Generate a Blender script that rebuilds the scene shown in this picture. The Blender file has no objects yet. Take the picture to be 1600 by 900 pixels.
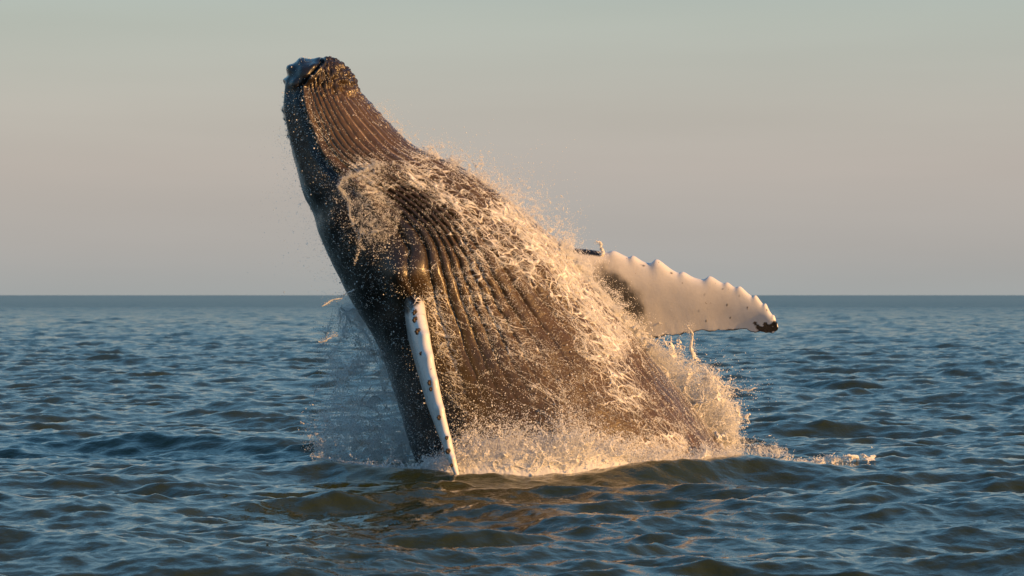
import bpy, bmesh, math
import numpy as np
from mathutils import Vector

scene = bpy.context.scene
COL = scene.collection
R = math.radians
rng = np.random.default_rng(7)

# ------------------------------------------------------------------ camera
CAM_H = 2.74            # eye height above the sea on a small boat
CAM_D = 50.0            # metres to the whale
cam_data = bpy.data.cameras.new('camera')
cam = bpy.data.objects.new('camera', cam_data)
COL.objects.link(cam)
cam.location = (0.0, -CAM_D, CAM_H)
cam.rotation_euler = (R(90) + math.atan(11 / 5000.0), 0, 0)
cam_data.sensor_width = 36.0
cam_data.lens = 112.5
cam_data.clip_start = 0.5
cam_data.clip_end = 60000
cam_data.dof.use_dof = True
cam_data.dof.focus_distance = 48.5
cam_data.dof.aperture_fstop = 4.5
scene.camera = cam

# ------------------------------------------------------------------ sky
SUN_AZ = R(52)          # degrees to the right of "straight behind the camera"
SUN_EL = R(11)
sun_dir = Vector((math.sin(SUN_AZ) * math.cos(SUN_EL), -math.cos(SUN_AZ) * math.cos(SUN_EL), math.sin(SUN_EL)))
world = bpy.data.worlds.new('World')
scene.world = world
world.use_nodes = True
wn, wl = world.node_tree.nodes, world.node_tree.links
wn.clear()
w_out = wn.new('ShaderNodeOutputWorld')
w_bg = wn.new('ShaderNodeBackground')
w_sky = wn.new('ShaderNodeTexSky')
w_sky.sky_type = 'NISHITA'
w_sky.sun_disc = False
w_sky.sun_elevation = SUN_EL
w_sky.sun_rotation = math.atan2(sun_dir.x, sun_dir.y)
w_sky.air_density = 1.3
w_sky.dust_density = 2.2
w_sky.ozone_density = 1.0
# evening air: a greyish dusk belt low all round the horizon, blue overhead
w_geo = wn.new('ShaderNodeNewGeometry')
w_sep = wn.new('ShaderNodeSeparateXYZ')
w_ramp = wn.new('ShaderNodeValToRGB')
w_mix = wn.new('ShaderNodeMix'); w_mix.data_type = 'RGBA'
w_map = wn.new('ShaderNodeMath'); w_map.operation = 'MULTIPLY'; w_map.inputs[1].default_value = -1.0
w_scl = wn.new('ShaderNodeVectorMath'); w_scl.operation = 'SCALE'
wl.new(w_geo.outputs['Incoming'], w_sep.inputs[0])
wl.new(w_sep.outputs['Z'], w_map.inputs[0])
wl.new(w_map.outputs[0], w_ramp.inputs[0])
SKY_STOPS = [
    (0.000, (0.262, 0.275, 0.275)),
    (0.014, (0.288, 0.278, 0.268)),
    (0.040, (0.328, 0.299, 0.281)),
    (0.058, (0.324, 0.309, 0.288)),
    (0.088, (0.295, 0.322, 0.300)),
    (0.14, (0.205, 0.315, 0.385)),
    (0.30, (0.112, 0.285, 0.445)),
    (0.55, (0.062, 0.185, 0.345)),
    (1.000, (0.042, 0.125, 0.27)),
]
cr = w_ramp.color_ramp
while len(cr.elements) < len(SKY_STOPS):
    cr.elements.new(0.5)
for e, (p, c) in zip(cr.elements, SKY_STOPS):
    e.position = p
    e.color = (*c, 1)
SKY_STRENGTH = 0.1
# barely visible streaks of thin high cloud
w_mp = wn.new('ShaderNodeMapping'); w_mp.inputs['Scale'].default_value = (1.0, 1.0, 9.0)
w_nz = wn.new('ShaderNodeTexNoise'); w_nz.inputs['Scale'].default_value = 5.0; w_nz.inputs['Detail'].default_value = 4
wl.new(w_geo.outputs['Incoming'], w_mp.inputs[0]); wl.new(w_mp.outputs[0], w_nz.inputs['Vector'])
w_st = wn.new('ShaderNodeMapRange'); w_st.inputs['From Min'].default_value = 0.3; w_st.inputs['From Max'].default_value = 0.7
w_st.inputs['To Min'].default_value = 0.965 / SKY_STRENGTH; w_st.inputs['To Max'].default_value = 1.035 / SKY_STRENGTH
wl.new(w_nz.outputs['Fac'], w_st.inputs['Value'])
wl.new(w_ramp.outputs[0], w_scl.inputs[0]); wl.new(w_st.outputs[0], w_scl.inputs['Scale'])
w_mix.inputs[0].default_value = 0.88
wl.new(w_sky.outputs[0], w_mix.inputs[6])
wl.new(w_scl.outputs[0], w_mix.inputs[7])
wl.new(w_mix.outputs[2], w_bg.inputs['Color'])
w_bg.inputs['Strength'].default_value = SKY_STRENGTH
wl.new(w_bg.outputs[0], w_out.inputs[0])

# ------------------------------------------------------------------ sun
sd = bpy.data.lights.new('sun', 'SUN')
sun = bpy.data.objects.new('sun', sd)
COL.objects.link(sun)
sd.energy = 5.0
sd.angle = R(0.55)
sd.color = (1.0, 0.515, 0.165)
sun.location = sun_dir * 100
sun.rotation_euler = sun_dir.to_track_quat('Z', 'Y').to_euler()

scene.view_settings.view_transform = 'Standard'
scene.view_settings.look = 'None'
scene.view_settings.gamma = 1
scene.view_settings.use_curve_mapping = False
scene.view_settings.exposure = 0.62
scene.cycles.max_bounces = 10
scene.cycles.transparent_max_bounces = 24
scene.cycles.caustics_reflective = False
scene.cycles.caustics_refractive = False

# ------------------------------------------------------------------ helpers
def tag(o, label=None, category=None, group=None, kind=None):
    if label: o['label'] = label
    if category: o['category'] = category
    if group: o['group'] = group
    if kind: o['kind'] = kind
    return o

def mesh_np(name, verts, faces, mat=None, smooth=True, parent=None, attrs=None):
    """verts (n,3), faces (m,3|4) int arrays -> one linked mesh object"""
    me = bpy.data.meshes.new(name)
    verts = np.asarray(verts, np.float32); faces = np.asarray(faces, np.int32)
    k = faces.shape[1]
    me.vertices.add(len(verts)); me.vertices.foreach_set('co', verts.ravel())
    me.loops.add(faces.size); me.loops.foreach_set('vertex_index', faces.ravel())
    me.polygons.add(len(faces))
    me.polygons.foreach_set('loop_start', np.arange(0, faces.size, k, dtype=np.int32))
    me.polygons.foreach_set('use_smooth', np.full(len(faces), smooth))
    for an, av in (attrs or {}).items():
        a = me.attributes.new(an, 'FLOAT', 'POINT')
        a.data.foreach_set('value', np.asarray(av, np.float32).ravel())
    me.update(calc_edges=True)
    me.validate()
    if mat: me.materials.append(mat)
    o = bpy.data.objects.new(name, me)
    COL.objects.link(o)
    if parent: o.parent = parent
    return o

def grid_faces(nr, nc, wrap=False):
    r = np.arange(nr - 1)[:, None]
    c = np.arange(nc if wrap else nc - 1)[None, :]
    c2 = (c + 1) % nc
    a = r * nc + c; b = r * nc + c2; d = (r + 1) * nc + c; e = (r + 1) * nc + c2
    return np.stack([a, b, e, d], -1).reshape(-1, 4)

def smoothstep(a, b, x):
    t = np.clip((x - a) / (b - a), 0, 1)
    return t * t * (3 - 2 * t)

def px(x, y, Y=0.0):
    """a point of the place at depth Y, from where it shows in the photograph (real size there)"""
    s = (CAM_D + Y) / 5000.0
    return np.array([(x - 800) * s, Y, CAM_H + (461 - y) * s])

_NT = {}
_ROT = np.linalg.qr(np.array([[.61, .53, -.59], [-.31, .83, .47], [.73, -.12, .67]]))[0]
def noise3(p, seed=0, n=32):
    """tileable value noise, p (...,3) -> 0..1"""
    if seed not in _NT:
        _NT[seed] = np.random.default_rng(1000 + seed).random((n, n, n)).astype(np.float32)
    T = _NT[seed]
    p = np.asarray(p, np.float64) @ _ROT
    i = np.floor(p).astype(int); f = p - i
    f = f * f * (3 - 2 * f)
    i0 = i % n; i1 = (i + 1) % n
    x0, y0, z0 = i0[..., 0], i0[..., 1], i0[..., 2]
    x1, y1, z1 = i1[..., 0], i1[..., 1], i1[..., 2]
    fx, fy, fz = f[..., 0], f[..., 1], f[..., 2]
    a = T[x0, y0, z0] * (1 - fx) + T[x1, y0, z0] * fx
    b = T[x0, y1, z0] * (1 - fx) + T[x1, y1, z0] * fx
    c = T[x0, y0, z1] * (1 - fx) + T[x1, y0, z1] * fx
    d = T[x0, y1, z1] * (1 - fx) + T[x1, y1, z1] * fx
    return (a * (1 - fy) + b * fy) * (1 - fz) + (c * (1 - fy) + d * fy) * fz

def fbm(p, seed=0, octv=4, gain=0.5, lac=2.03):
    p = np.asarray(p, float); s = 0; a = 1; t = 0
    for k in range(octv):
        s = s + a * noise3(p * lac ** k + 7.3 * k, seed + k); t += a; a *= gain
    return s / t

def new_mat(name):
    m = bpy.data.materials.new(name); m.use_nodes = True
    return m, m.node_tree.nodes, m.node_tree.links, m.node_tree.nodes['Principled BSDF']
# ------------------------------------------------------------------ sea
def wave_tile(n, L, seed, peak, slope_pow, wind, spread, hs, cutoff):
    """one tileable patch of a wind sea: height and the sideways drift that sharpens crests"""
    g = np.random.default_rng(seed)
    k1 = np.fft.fftfreq(n, L / n) * 2 * np.pi
    kx, ky = np.meshgrid(k1, k1, indexing='ij')
    k = np.hypot(kx, ky); k[0, 0] = 1e-6
    kp = 2 * np.pi / peak
    S = np.where(k > kp * 0.35, k ** (-slope_pow) * np.exp(-1.25 * (kp / k) ** 2), 0)
    th = np.arctan2(ky, kx) - wind
    S = S * (spread + (1 - spread) * np.cos(th) ** 4) * np.exp(-(k * cutoff) ** 2)
    S[0, 0] = 0
    h = np.sqrt(S) * (g.normal(size=(n, n)) + 1j * g.normal(size=(n, n)))
    z = np.fft.ifft2(h)
    dx = np.fft.ifft2(h * 1j * kx / k); dy = np.fft.ifft2(h * 1j * ky / k)
    sc = hs / 4 / z.real.std()
    return z.real * sc, dx.real * sc, dy.real * sc

TILES = [  # n, length, seed, peak wavelength, spectrum fall-off, wind, spread, significant height, cutoff, row spacing at which it has faded
    (512, 83.0, 3, 8.0, 4.2, R(80), 0.05, 0.28, 0.15, 34.0),
    (512, 37.0, 9, 2.4, 4.15, R(94), 0.09, 0.155, 0.05, 11.0),
    (512, 11.3, 5, 0.8, 3.9, R(76), 0.22, 0.044, 0.015, 1.6),
]
TILES = [(wave_tile(*t[:9]), t[1], t[0], a, t[9]) for t, a in zip(TILES, (0.1, -0.18, 0.3))]

def bilin(T, u, v, n):
    iu = np.floor(u).astype(int); iv = np.floor(v).astype(int)
    fu = u - iu; fv = v - iv
    a, b = iu % n, (iu + 1) % n; c, d = iv % n, (iv + 1) % n
    return (T[a, c] * (1 - fu) + T[b, c] * fu) * (1 - fv) + (T[a, d] * (1 - fu) + T[b, d] * fu) * fv

def swell(x, y, spacing, cm=1.0):
    z = np.zeros_like(x); ox = np.zeros_like(x); oy = np.zeros_like(x)
    for (Z, DX, DY), L, n, ang, fade in TILES:
        u = (x * math.cos(ang) - y * math.sin(ang)) / L * n
        v = (x * math.sin(ang) + y * math.cos(ang)) / L * n
        w = (1 - smoothstep(fade * 0.35, fade, spacing)) * (1.0 if L < 20 else cm)
        z += w * bilin(Z, u, v, n)
        dx = bilin(DX, u, v, n); dy = bilin(DY, u, v, n)
        ca, sa = math.cos(-ang), math.sin(-ang)
        ox += w * (dx * ca - dy * sa); oy += w * (dx * sa + dy * ca)
    return z, ox, oy

# bow wave the whale has pushed up in front of itself: (photo x, crest height)
HUMP_X = np.array([-6.0, -4.2, -3.0, -2.2, -1.4, -0.8, 0.2, 1.2, 2.0, 2.8, 3.4, 4.2, 5.5, 8.0])
HUMP_Z = np.array([0.0, 0.04, 0.14, 0.15, 0.12, 0.08, 0.06, 0.18, 0.26, 0.33, 0.31, 0.18, 0.08, 0.0])
def hump(x, y):
    yc = -3.1 + 0.17 * np.clip(x - 0.3, -3.2, 3.2) ** 2
    h = np.interp(x, HUMP_X, HUMP_Z)
    w = np.where(y < yc, 0.62, 0.95)
    return h * np.exp(-((y - yc) / w) ** 2)

def sea_height(x, y):
    """height of the water at places near the whale (for things that float on it)"""
    x = np.asarray(x, float); y = np.asarray(y, float)
    z, _, _ = swell(x, y, np.full_like(x, 0.07), calm(x, y))
    return z + hump(x, y)

def calm(x, y):
    d = np.hypot((x - 1.0) / 1.5, y + 1.0)
    return 0.6 + 0.4 * smoothstep(2.0, 5.5, d)

rows = []
d = 12.0
while d < 22: rows.append(d); d += 0.25
while d < 40000:
    rows.append(d)
    d += 0.066 + max(0, d - 30) * 0.0016 + max(0, d - 150) * 0.004 + max(0, d - 1200) * 0.03
rows = np.array(rows)
ang = np.arange(-R(13), R(13), 0.00085)
side = R(13) + np.cumsum(np.geomspace(0.002, 0.16, 34)); side = side[side < R(88)]
ang = np.concatenate([-side[::-1], ang, side])
A, D = np.meshgrid(ang, rows)
X = D * np.tan(np.clip(A, -1.45, 1.45)); Yw = D - CAM_D
sp = np.gradient(rows)[:, None] * np.ones_like(A)
z, ox, oy = swell(X, Yw, sp, calm(X, Yw))
Z = z + hump(X, Yw)
V = np.stack([X + 0.6 * ox, Yw + 0.6 * oy, Z], -1).reshape(-1, 3)

m_sea, n_, l_, b_ = new_mat('sea_water')
b_.inputs['Base Color'].default_value = (0.020, 0.0255, 0.005, 1)
b_.inputs['IOR'].default_value = 1.33
b_.inputs['Roughness'].default_value = 0.06
pos = n_.new('ShaderNodeNewGeometry')
sepp = n_.new('ShaderNodeSeparateXYZ'); l_.new(pos.outputs['Position'], sepp.inputs[0])
rr = n_.new('ShaderNodeMapRange'); rr.inputs['From Min'].default_value = 0; rr.inputs['From Max'].default_value = 700
rr.inputs['To Min'].default_value = 0.05; rr.inputs['To Max'].default_value = 0.30
l_.new(sepp.outputs['Y'], rr.inputs['Value']); l_.new(rr.outputs[0], b_.inputs['Roughness'])
mp = n_.new('ShaderNodeMapping'); mp.inputs['Scale'].default_value = (1.0, 1.0, 1.0)
l_.new(pos.outputs['Position'], mp.inputs[0])
nz = n_.new('ShaderNodeTexNoise'); nz.inputs['Scale'].default_value = 5.5; nz.inputs['Detail'].default_value = 4; nz.inputs['Roughness'].default_value = 0.55
l_.new(mp.outputs[0], nz.inputs['Vector'])
bp = n_.new('ShaderNodeBump'); bp.inputs['Strength'].default_value = 1.0; bp.inputs['Distance'].default_value = 0.02
l_.new(nz.outputs['Fac'], bp.inputs['Height'])
# broader unresolved chop for the far water
nz2 = n_.new('ShaderNodeTexNoise'); nz2.inputs['Scale'].default_value = 0.55; nz2.inputs['Detail'].default_value = 3
l_.new(mp.outputs[0], nz2.inputs['Vector'])
bd = n_.new('ShaderNodeMapRange'); bd.inputs['From Min'].default_value = 20; bd.inputs['From Max'].default_value = 400
bd.inputs['To Min'].default_value = 0.0; bd.inputs['To Max'].default_value = 0.3
l_.new(sepp.outputs['Y'], bd.inputs['Value'])
bp2 = n_.new('ShaderNodeBump'); bp2.inputs['Strength'].default_value = 1.0
l_.new(bd.outputs[0], bp2.inputs['Distance']); l_.new(nz2.outputs['Fac'], bp2.inputs['Height'])
l_.new(bp.outputs[0], bp2.inputs['Normal']); l_.new(bp2.outputs[0], b_.inputs['Normal'])

sea = mesh_np('sea', V, grid_faces(len(rows), len(ang)), m_sea)
tag(sea, 'choppy blue and olive sea reaching to the horizon', 'sea', kind='structure')
# ------------------------------------------------------------------ whale
# back edge and belly edge of the body, head first (where they show in the photograph)
PAIRS = np.array([
    (497, 91, 503, 91), (481, 93, 516, 93), (466, 99, 529, 98), (455, 109, 542, 107), (449, 122, 552, 121), (445, 140, 561, 141),
    (443, 168, 584, 166), (447, 200, 613, 197), (454, 235, 647, 227), (464, 268, 690, 248), (475, 303, 731, 268),
    (490, 340, 772, 298), (508, 385, 815, 332), (530, 430, 855, 366), (552, 475, 890, 402), (575, 513, 922, 444),
    (593, 547, 955, 483), (605, 580, 990, 523), (615, 615, 1022, 563), (627, 650, 1054, 602), (640, 690, 1087, 642),
    (655, 728, 1118, 683), (676, 775, 1150, 730), (712, 850, 1180, 812), (770, 950, 1190, 930), (850, 1060, 1170, 1060), (930, 1150, 1100, 1150), (1000, 1200, 1010, 1200)], float)
Lw = np.stack([px(a, b) for a, b, _, _ in PAIRS]); Rw = np.stack([px(c, d) for _, _, c, d in PAIRS])
Cw = (Lw + Rw) / 2
tk = np.concatenate([[0], np.cumsum(np.sqrt(np.linalg.norm(np.diff(Lw, axis=0), axis=1) ** 2 + np.linalg.norm(np.diff(Rw, axis=0), axis=1) ** 2))])
tk /= tk[-1]

def spline(t, tk, P):
    m = np.zeros_like(P)
    m[1:-1] = (P[2:] - P[:-2]) / (tk[2:] - tk[:-2])[:, None]
    m[0] = (P[1] - P[0]) / (tk[1] - tk[0]); m[-1] = (P[-1] - P[-2]) / (tk[-1] - tk[-2])
    i = np.clip(np.searchsorted(tk, t, 'right') - 1, 0, len(tk) - 2)
    h = (tk[i + 1] - tk[i])[:, None]; u = ((t - tk[i])[:, None]) / h
    return ((2 * u ** 3 - 3 * u ** 2 + 1) * P[i] + (u ** 3 - 2 * u ** 2 + u) * h * m[i]
            + (-2 * u ** 3 + 3 * u ** 2) * P[i + 1] + (u ** 3 - u ** 2) * h * m[i + 1])

NS, NPH = 540, 700
# more rows over the part above water
t_w = tk[22]
ts = np.concatenate([np.linspace(0, t_w, 480), np.linspace(t_w, 1, 61)[1:]])
SL, SR = spline(ts, tk, Lw), spline(ts, tk, Rw)
SC = (SL + SR) / 2; SH = (SR - SL) / 2
hl = np.linalg.norm(SH, axis=1)
v_img = (SC[:, 2])                                    # height of the section's middle
depth_k = np.interp(tk, tk, np.interp(np.arange(len(tk)), [0, 4, 8, 12, 16, 21, 27], [1.0, 1.12, 1.02, 0.95, 0.92, 0.88, 0.9]))
DK = np.interp(ts, tk, depth_k) * hl
# phi: 0 belly edge seen on the right, 90 towards the boat, 180 back edge
ph_lin = np.linspace(0, 2 * np.pi, NPH, endpoint=False)
ph = ph_lin - 0.28 * np.sin(2 * (ph_lin - R(10))) * 0 - 0.42 * np.sin(ph_lin - R(85)) * -1 * 0
# put more columns on the boat side
ph = ph_lin + 0.45 * np.sin(ph_lin - R(270))* -1 * 0
PH = np.broadcast_to(ph[None, :], (len(ts), NPH)).copy()
T = np.broadcast_to(ts[:, None], PH.shape)
c_, s_ = np.cos(PH), np.sin(PH)
P0 = SC[:, None, :] + c_[..., None] * SH[:, None, :]
P0[..., 1] -= s_ * DK[:, None]

def normals(P):
    du = np.roll(P, -1, 1) - np.roll(P, 1, 1)
    dt = np.gradient(P, axis=0)
    n = np.cross(du, dt)
    n /= np.linalg.norm(n, axis=-1, keepdims=True) + 1e-9
    return n
N0 = normals(P0)
if (N0[200, :, 1] * (P0[200, :, 1])).mean() < 0: N0 = -N0

def t_of(y_left):
    """station whose back edge shows at this photo height"""
    return np.interp(y_left, PAIRS[1:, 1], tk[1:])

deg = np.degrees(PH); deg = np.where(deg > 205 , deg - 360, deg)   # -155..205
PHV = 28.0
# groove coordinate, bent round the shoulder as the pleats are
sh_t = t_of(380); 
bend = 16 * np.exp(-((T - sh_t) / 0.06) ** 2) * np.exp(-((deg - 95) / 30) ** 2)
wob = 3.6 * (fbm(np.stack([T * 26, deg / 30, 0 * T], -1), 11, 3) - 0.5) + 0.8 * (noise3(np.stack([T * 60, deg / 9, 0 * T], -1), 15) - 0.5)
pull = 13 * np.exp(-((T - t_of(425)) / (t_of(425) - t_of(300))) ** 2) * smoothstep(50, 110, deg)
gd = deg + bend + wob + pull - PHV
gd = gd + 3.2 * np.sin(gd / 11.0)
SP = 7.8
fr = np.abs((gd / SP) % 1.0 - 0.5) * 2            # 1 in the valley .. 0 on the ridge
pleat = np.sqrt(np.clip(1.02 - fr ** 2.6, 0, None)) - 1.0
lip_deg = np.interp(T, [0, t_of(105), t_of(122), t_of(140), t_of(250), t_of(320), t_of(420), t_of(560), 1], [64, 70, 92, 112, 116, 104, 112, 126, 128])
dside = np.where(deg > PHV, lip_deg - deg, deg + 72)
g_mask = smoothstep(0, 7, dside) * smoothstep(t_of(112), t_of(150), T) * (1 - 0.85 * smoothstep(t_of(500), t_of(660), T))
g_amp = np.interp(T, [0, t_of(140), t_of(240), t_of(300), t_of(360), t_of(480), t_of(600), 1], [0.035, 0.05, 0.06, 0.10, 0.14, 0.10, 0.06, 0.02])
g_amp = g_amp * (1 - 0.3 * (1 - smoothstep(10, 60, deg)))
disp = pleat * g_amp * g_mask

# jaw: the lower lip stands proud of the upper jaw, a crease runs behind it
lz = np.exp(-(((deg - lip_deg - 1) / 3.2) ** 2)) - 1.1 * np.exp(-(((deg - lip_deg - 9) / 4.2) ** 2))
disp += 0.06 * lz * smoothstep(t_of(93), t_of(103), T) * (1 - smoothstep(t_of(300), t_of(400), T))
# long furrow down the upper jaw and the ridge of the back
disp += 0.05 * np.exp(-((deg - 150) / 9) ** 2) * smoothstep(t_of(100), t_of(150), T) * (1 - smoothstep(t_of(260), t_of(420), T))
# lumps of muscle and the shoulder the near flipper grows from
Pn = P0 * 1.0
disp += 0.09 * (fbm(Pn * 0.9, 21, 3) - 0.5) * smoothstep(0.02, 0.1, T)
disp += 0.022 * (fbm(Pn * 4.5, 26, 3) - 0.5)
def blob(x, y, r, h, Y=None, e=1.0):
    """raise the skin round the place that shows at photo point (x, y)"""
    q = px(x, y)
    d2 = ((P0[..., 0] - q[0]) ** 2 + (P0[..., 2] - q[2]) ** 2) / (r / 100.) ** 2
    return h * np.exp(-d2) * smoothstep(-0.1, 0.3, -N0[..., 1] + 0.25)
disp += blob(640, 428, 32, 0.22) + blob(600, 395, 45, 0.07) - blob(600, 470, 22, 0.08)
disp += blob(540, 330, 30, 0.06) - blob(500, 330, 22, 0.05)
# knobs on snout and chin
kn = np.random.default_rng(5)
KN = [(457, 110, 8, .09), (473, 99, 9, .07), (448, 127, 5, .06), (444, 172, 5, .04), (444, 186, 4, .035), (500, 93, 7, .05),
      (480, 116, 11, .07), (466, 134, 9, .06), (495, 110, 8, .06), (515, 100, 7, .06), (529, 107, 7, .07), (541, 117, 7, .07), (549, 130, 7, .07),
      (555, 143, 6, .05), (537, 128, 5, .06), (525, 120, 5, .06), (533, 140, 5, .05), (510, 116, 6, .06), (546, 146, 5, .05), (517, 136, 6, .05), (503, 127, 6, .06), (490, 128, 6, .05),
      (566, 152, 4, .04), (578, 165, 4, .035), (592, 180, 4, .035), (606, 195, 4, .03), (449, 212, 4, .03)]
for x, y, r, h in KN:
    disp += blob(x, y, r, h)
chin = (1 - smoothstep(t_of(108), t_of(185), T + 0.02 * (fbm(P0 * 7, 33, 2) - .5))) * (1 - smoothstep(-8, 4, deg - lip_deg))
q = P0 * np.array([9.0, 9.0, 9.0])
disp += chin * 0.10 * (np.abs(fbm(q, 31, 3) - 0.5) * -2 + 0.3)
# skin folds under the chin that turn into the pleats
rdg = 1 - np.abs(fbm(P0 * np.array([15., 15., 11.]), 36, 3) - .5) * 4
disp += chin * 0.05 * np.clip(rdg - .8, -1.3, .2) + chin * 0.05 * (fbm(P0 * 6.0, 38, 2) - .5)
disp += chin * 0.016 * np.cos(gd / SP * np.pi) * smoothstep(t_of(112), t_of(135), T) * (1 - smoothstep(70, 100, deg))

edge = smoothstep(0.0, 0.02, T)
BODY = P0 + N0 * (disp * edge)[..., None]
BN = normals(BODY)
if (BN[200, :, 1] * (BODY[200, :, 1])).mean() < 0: BN = -BN

# --- pigment: black back and flanks, brown-grey pleated belly
vent = smoothstep(-20, 10, dside) * np.maximum(smoothstep(t_of(120), t_of(155), T), (1 - smoothstep(-8, 4, deg - lip_deg)) * smoothstep(t_of(92), t_of(100), T))
vent = np.clip(vent + 0.8 * (fbm(P0 * 2.2, 41, 4) - 0.5), 0, 1)
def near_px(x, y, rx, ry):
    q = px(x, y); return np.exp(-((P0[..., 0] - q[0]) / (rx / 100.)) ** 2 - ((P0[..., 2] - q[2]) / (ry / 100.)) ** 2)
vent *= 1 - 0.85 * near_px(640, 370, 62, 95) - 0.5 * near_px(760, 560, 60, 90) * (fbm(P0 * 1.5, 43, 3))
vent *= 1 - 0.6 * (1 - smoothstep(t_of(125), t_of(160), T))

# --- how much water runs over the skin, along streams that follow the body
def stream(pts, w):
    """0..1 nearness to a run of water drawn through photo points"""
    Q = np.array([px(a, b)[[0, 2]] for a, b in pts]); best = np.full(P0.shape[:2], 9.0)
    p = P0[..., [0, 2]]
    for a, b in zip(Q[:-1], Q[1:]):
        ab = b - a; u = np.clip(((p - a) @ ab) / (ab @ ab), 0, 1)
        best = np.minimum(best, np.linalg.norm(p - (a + u[..., None] * ab), axis=-1))
    return np.exp(-(best / (w / 100.)) ** 2)
foam = 0.16 + 0 * T
foam = np.maximum(foam, 0.7 * stream([(625, 262), (690, 290), (740, 345), (800, 400), (860, 445)], 34))
foam = np.maximum(foam, 0.6 * stream([(700, 300), (735, 370), (750, 420)], 26))
foam = np.maximum(foam, 1.0 * stream([(790, 325), (850, 385), (905, 450), (940, 500), (960, 540)], 40))
foam = np.maximum(foam, 0.72 * stream([(860, 420), (890, 480), (940, 560), (985, 620)], 30))
foam = np.maximum(foam, 0.8 * stream([(575, 272), (580, 320), (590, 368)], 30))
foam = np.maximum(foam, 0.62 * stream([(680, 470), (705, 560), (715, 690)], 26))
foam = np.maximum(foam, 0.45 * stream([(740, 440), (790, 520), (860, 600), (920, 640)], 45))
foam = np.maximum(foam, 0.42 * stream([(930, 600), (990, 650), (1060, 680)], 60))
foam = np.maximum(foam, 0.85 * stream([(700, 715), (800, 690), (900, 690), (1050, 690)], 28))
foam = np.maximum(foam, 0.45 * stream([(650, 250), (760, 300), (840, 360)], 40))
foam = np.maximum(foam * (1 - 0.75 * stream([(500, 150), (560, 200), (600, 225)], 45)), 0.3 * stream([(485, 160), (500, 200), (520, 250)], 14))
foam = foam * (0.25 + 0.75 * smoothstep(-12, 12, dside)) * (0.55 + 0.9 * fbm(P0 * 3.0, 51, 3))
foam = np.clip(foam * smoothstep(t_of(110), t_of(200), T), 0, 1)

thr = (1 - smoothstep(t_of(250), t_of(330), T)) + 0.45 * (1 - smoothstep(20, 70, deg)) * smoothstep(t_of(250), t_of(330), T)
groove = smoothstep(.72, .97, fr) * smoothstep(2, 8, dside) * smoothstep(t_of(132), t_of(158), T) * np.clip(thr, 0, 1) * (0.4 + 0.9 * fbm(P0 * 5, 45, 3))
verts = [BODY.reshape(-1, 3)]; quads = [grid_faces(len(ts), NPH, True)]
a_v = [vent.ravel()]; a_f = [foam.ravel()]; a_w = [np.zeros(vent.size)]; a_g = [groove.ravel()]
base = verts[0].shape[0]
# along-body coordinates for streaks
a_u = [np.broadcast_to((np.cumsum(np.r_[0, np.linalg.norm(np.diff(SC, axis=0), axis=1)]))[:, None], vent.shape).ravel()]
a_q = [(np.radians(deg) * hl[:, None]).ravel()]

def flipper(lead, trail, thick, knobs, white_from, nu=150, nv=72, knob_w=0.35, rough=0.0, patch=None):
    """lead / trail: (u, x, y, z) rows of the leading and trailing edge; thick: (u, half thickness)"""
    global base
    lead = np.array(lead); trail = np.array(trail); thick = np.array(thick)
    u = np.linspace(0, 1, nu) ** 0.9
    u = 1 - (1 - u) ** 1.25
    Le = np.stack([spline(u, lead[:, 0], lead[:, 1:2])[:, 0], spline(u, lead[:, 0], lead[:, 2:3])[:, 0], spline(u, lead[:, 0], lead[:, 3:4])[:, 0]], -1)
    Te = np.stack([spline(u, trail[:, 0], trail[:, k:k + 1])[:, 0] for k in (1, 2, 3)], -1)
    th = np.interp(u, thick[:, 0], thick[:, 1]) * np.sqrt(np.clip(1 - ((u - 0.93) / 0.07).clip(0, 1) ** 2, 0.0004, 1))
    ch = Te - Le
    mid = (Te + Le) / 2
    span = np.gradient(mid, axis=0)
    nr = np.cross(span, ch); nr /= np.linalg.norm(nr, axis=1, keepdims=True)
    a = np.linspace(0, 2 * np.pi, nv, endpoint=False)
    # a=0 leading edge, pi trailing edge; rounded nose, thin tail
    cc = (1 - np.cos(a)) / 2
    prof = np.sin(a) * (0.55 + 0.45 * np.cos(a)) * 1.25
    G = Le[:, None, :] + cc[None, :, None] * ch[:, None, :] + (th[:, None] * prof[None, :])[..., None] * nr[:, None, :]
    chl = np.linalg.norm(ch, axis=1)
    out = -ch / (chl[:, None] + 1e-6)
    dist = np.concatenate([[0], np.cumsum(np.linalg.norm(np.diff(Le, axis=0), axis=1))])
    for ku, kh, kw in knobs:
        kd = np.interp(ku, u, dist)
        w = np.where(dist < kd, np.exp(-(np.abs(dist - kd) / (kw * 0.8))**2), np.exp(-(np.abs(dist - kd) / (kw * 1.35))**1.7))
        G += (kh * w)[:, None, None] * (np.exp(-(cc * chl[:, None] / (kw * 1.2)) ** 2))[..., None] * out[:, None, :]
    if rough:
        rg = (fbm(np.stack([dist * 6, 0 * dist, 0 * dist], -1), 61, 3) - 0.5) * rough
        G -= rg[:, None, None] * (cc[None, :] ** 6)[..., None] * out[:, None, :]
    G += 0.012 * (fbm(G * 3.0, 66, 2) - 0.5)[..., None] * nr[:, None, :]
    verts.append(G.reshape(-1, 3)); quads.append(grid_faces(nu, nv, True) + base)
    base += nu * nv
    uu = np.broadcast_to(u[:, None], (nu, nv)); cu = np.broadcast_to(cc[None, :], (nu, nv))
    wht = white_from(uu, cu, G)
    a_w.append(wht.ravel()); a_v.append(np.zeros(nu * nv)); a_g.append(np.zeros(nu * nv)); a_f.append((0.5 * np.exp(-(uu / 0.3) ** 2)).ravel())
    a_u.append((uu * 3).ravel()); a_q.append((cu * 1).ravel())
    return G, nr, u

def row(u, x, y, Y):
    p = px(x, y, Y); return (u, p[0], p[1], p[2])
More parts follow.
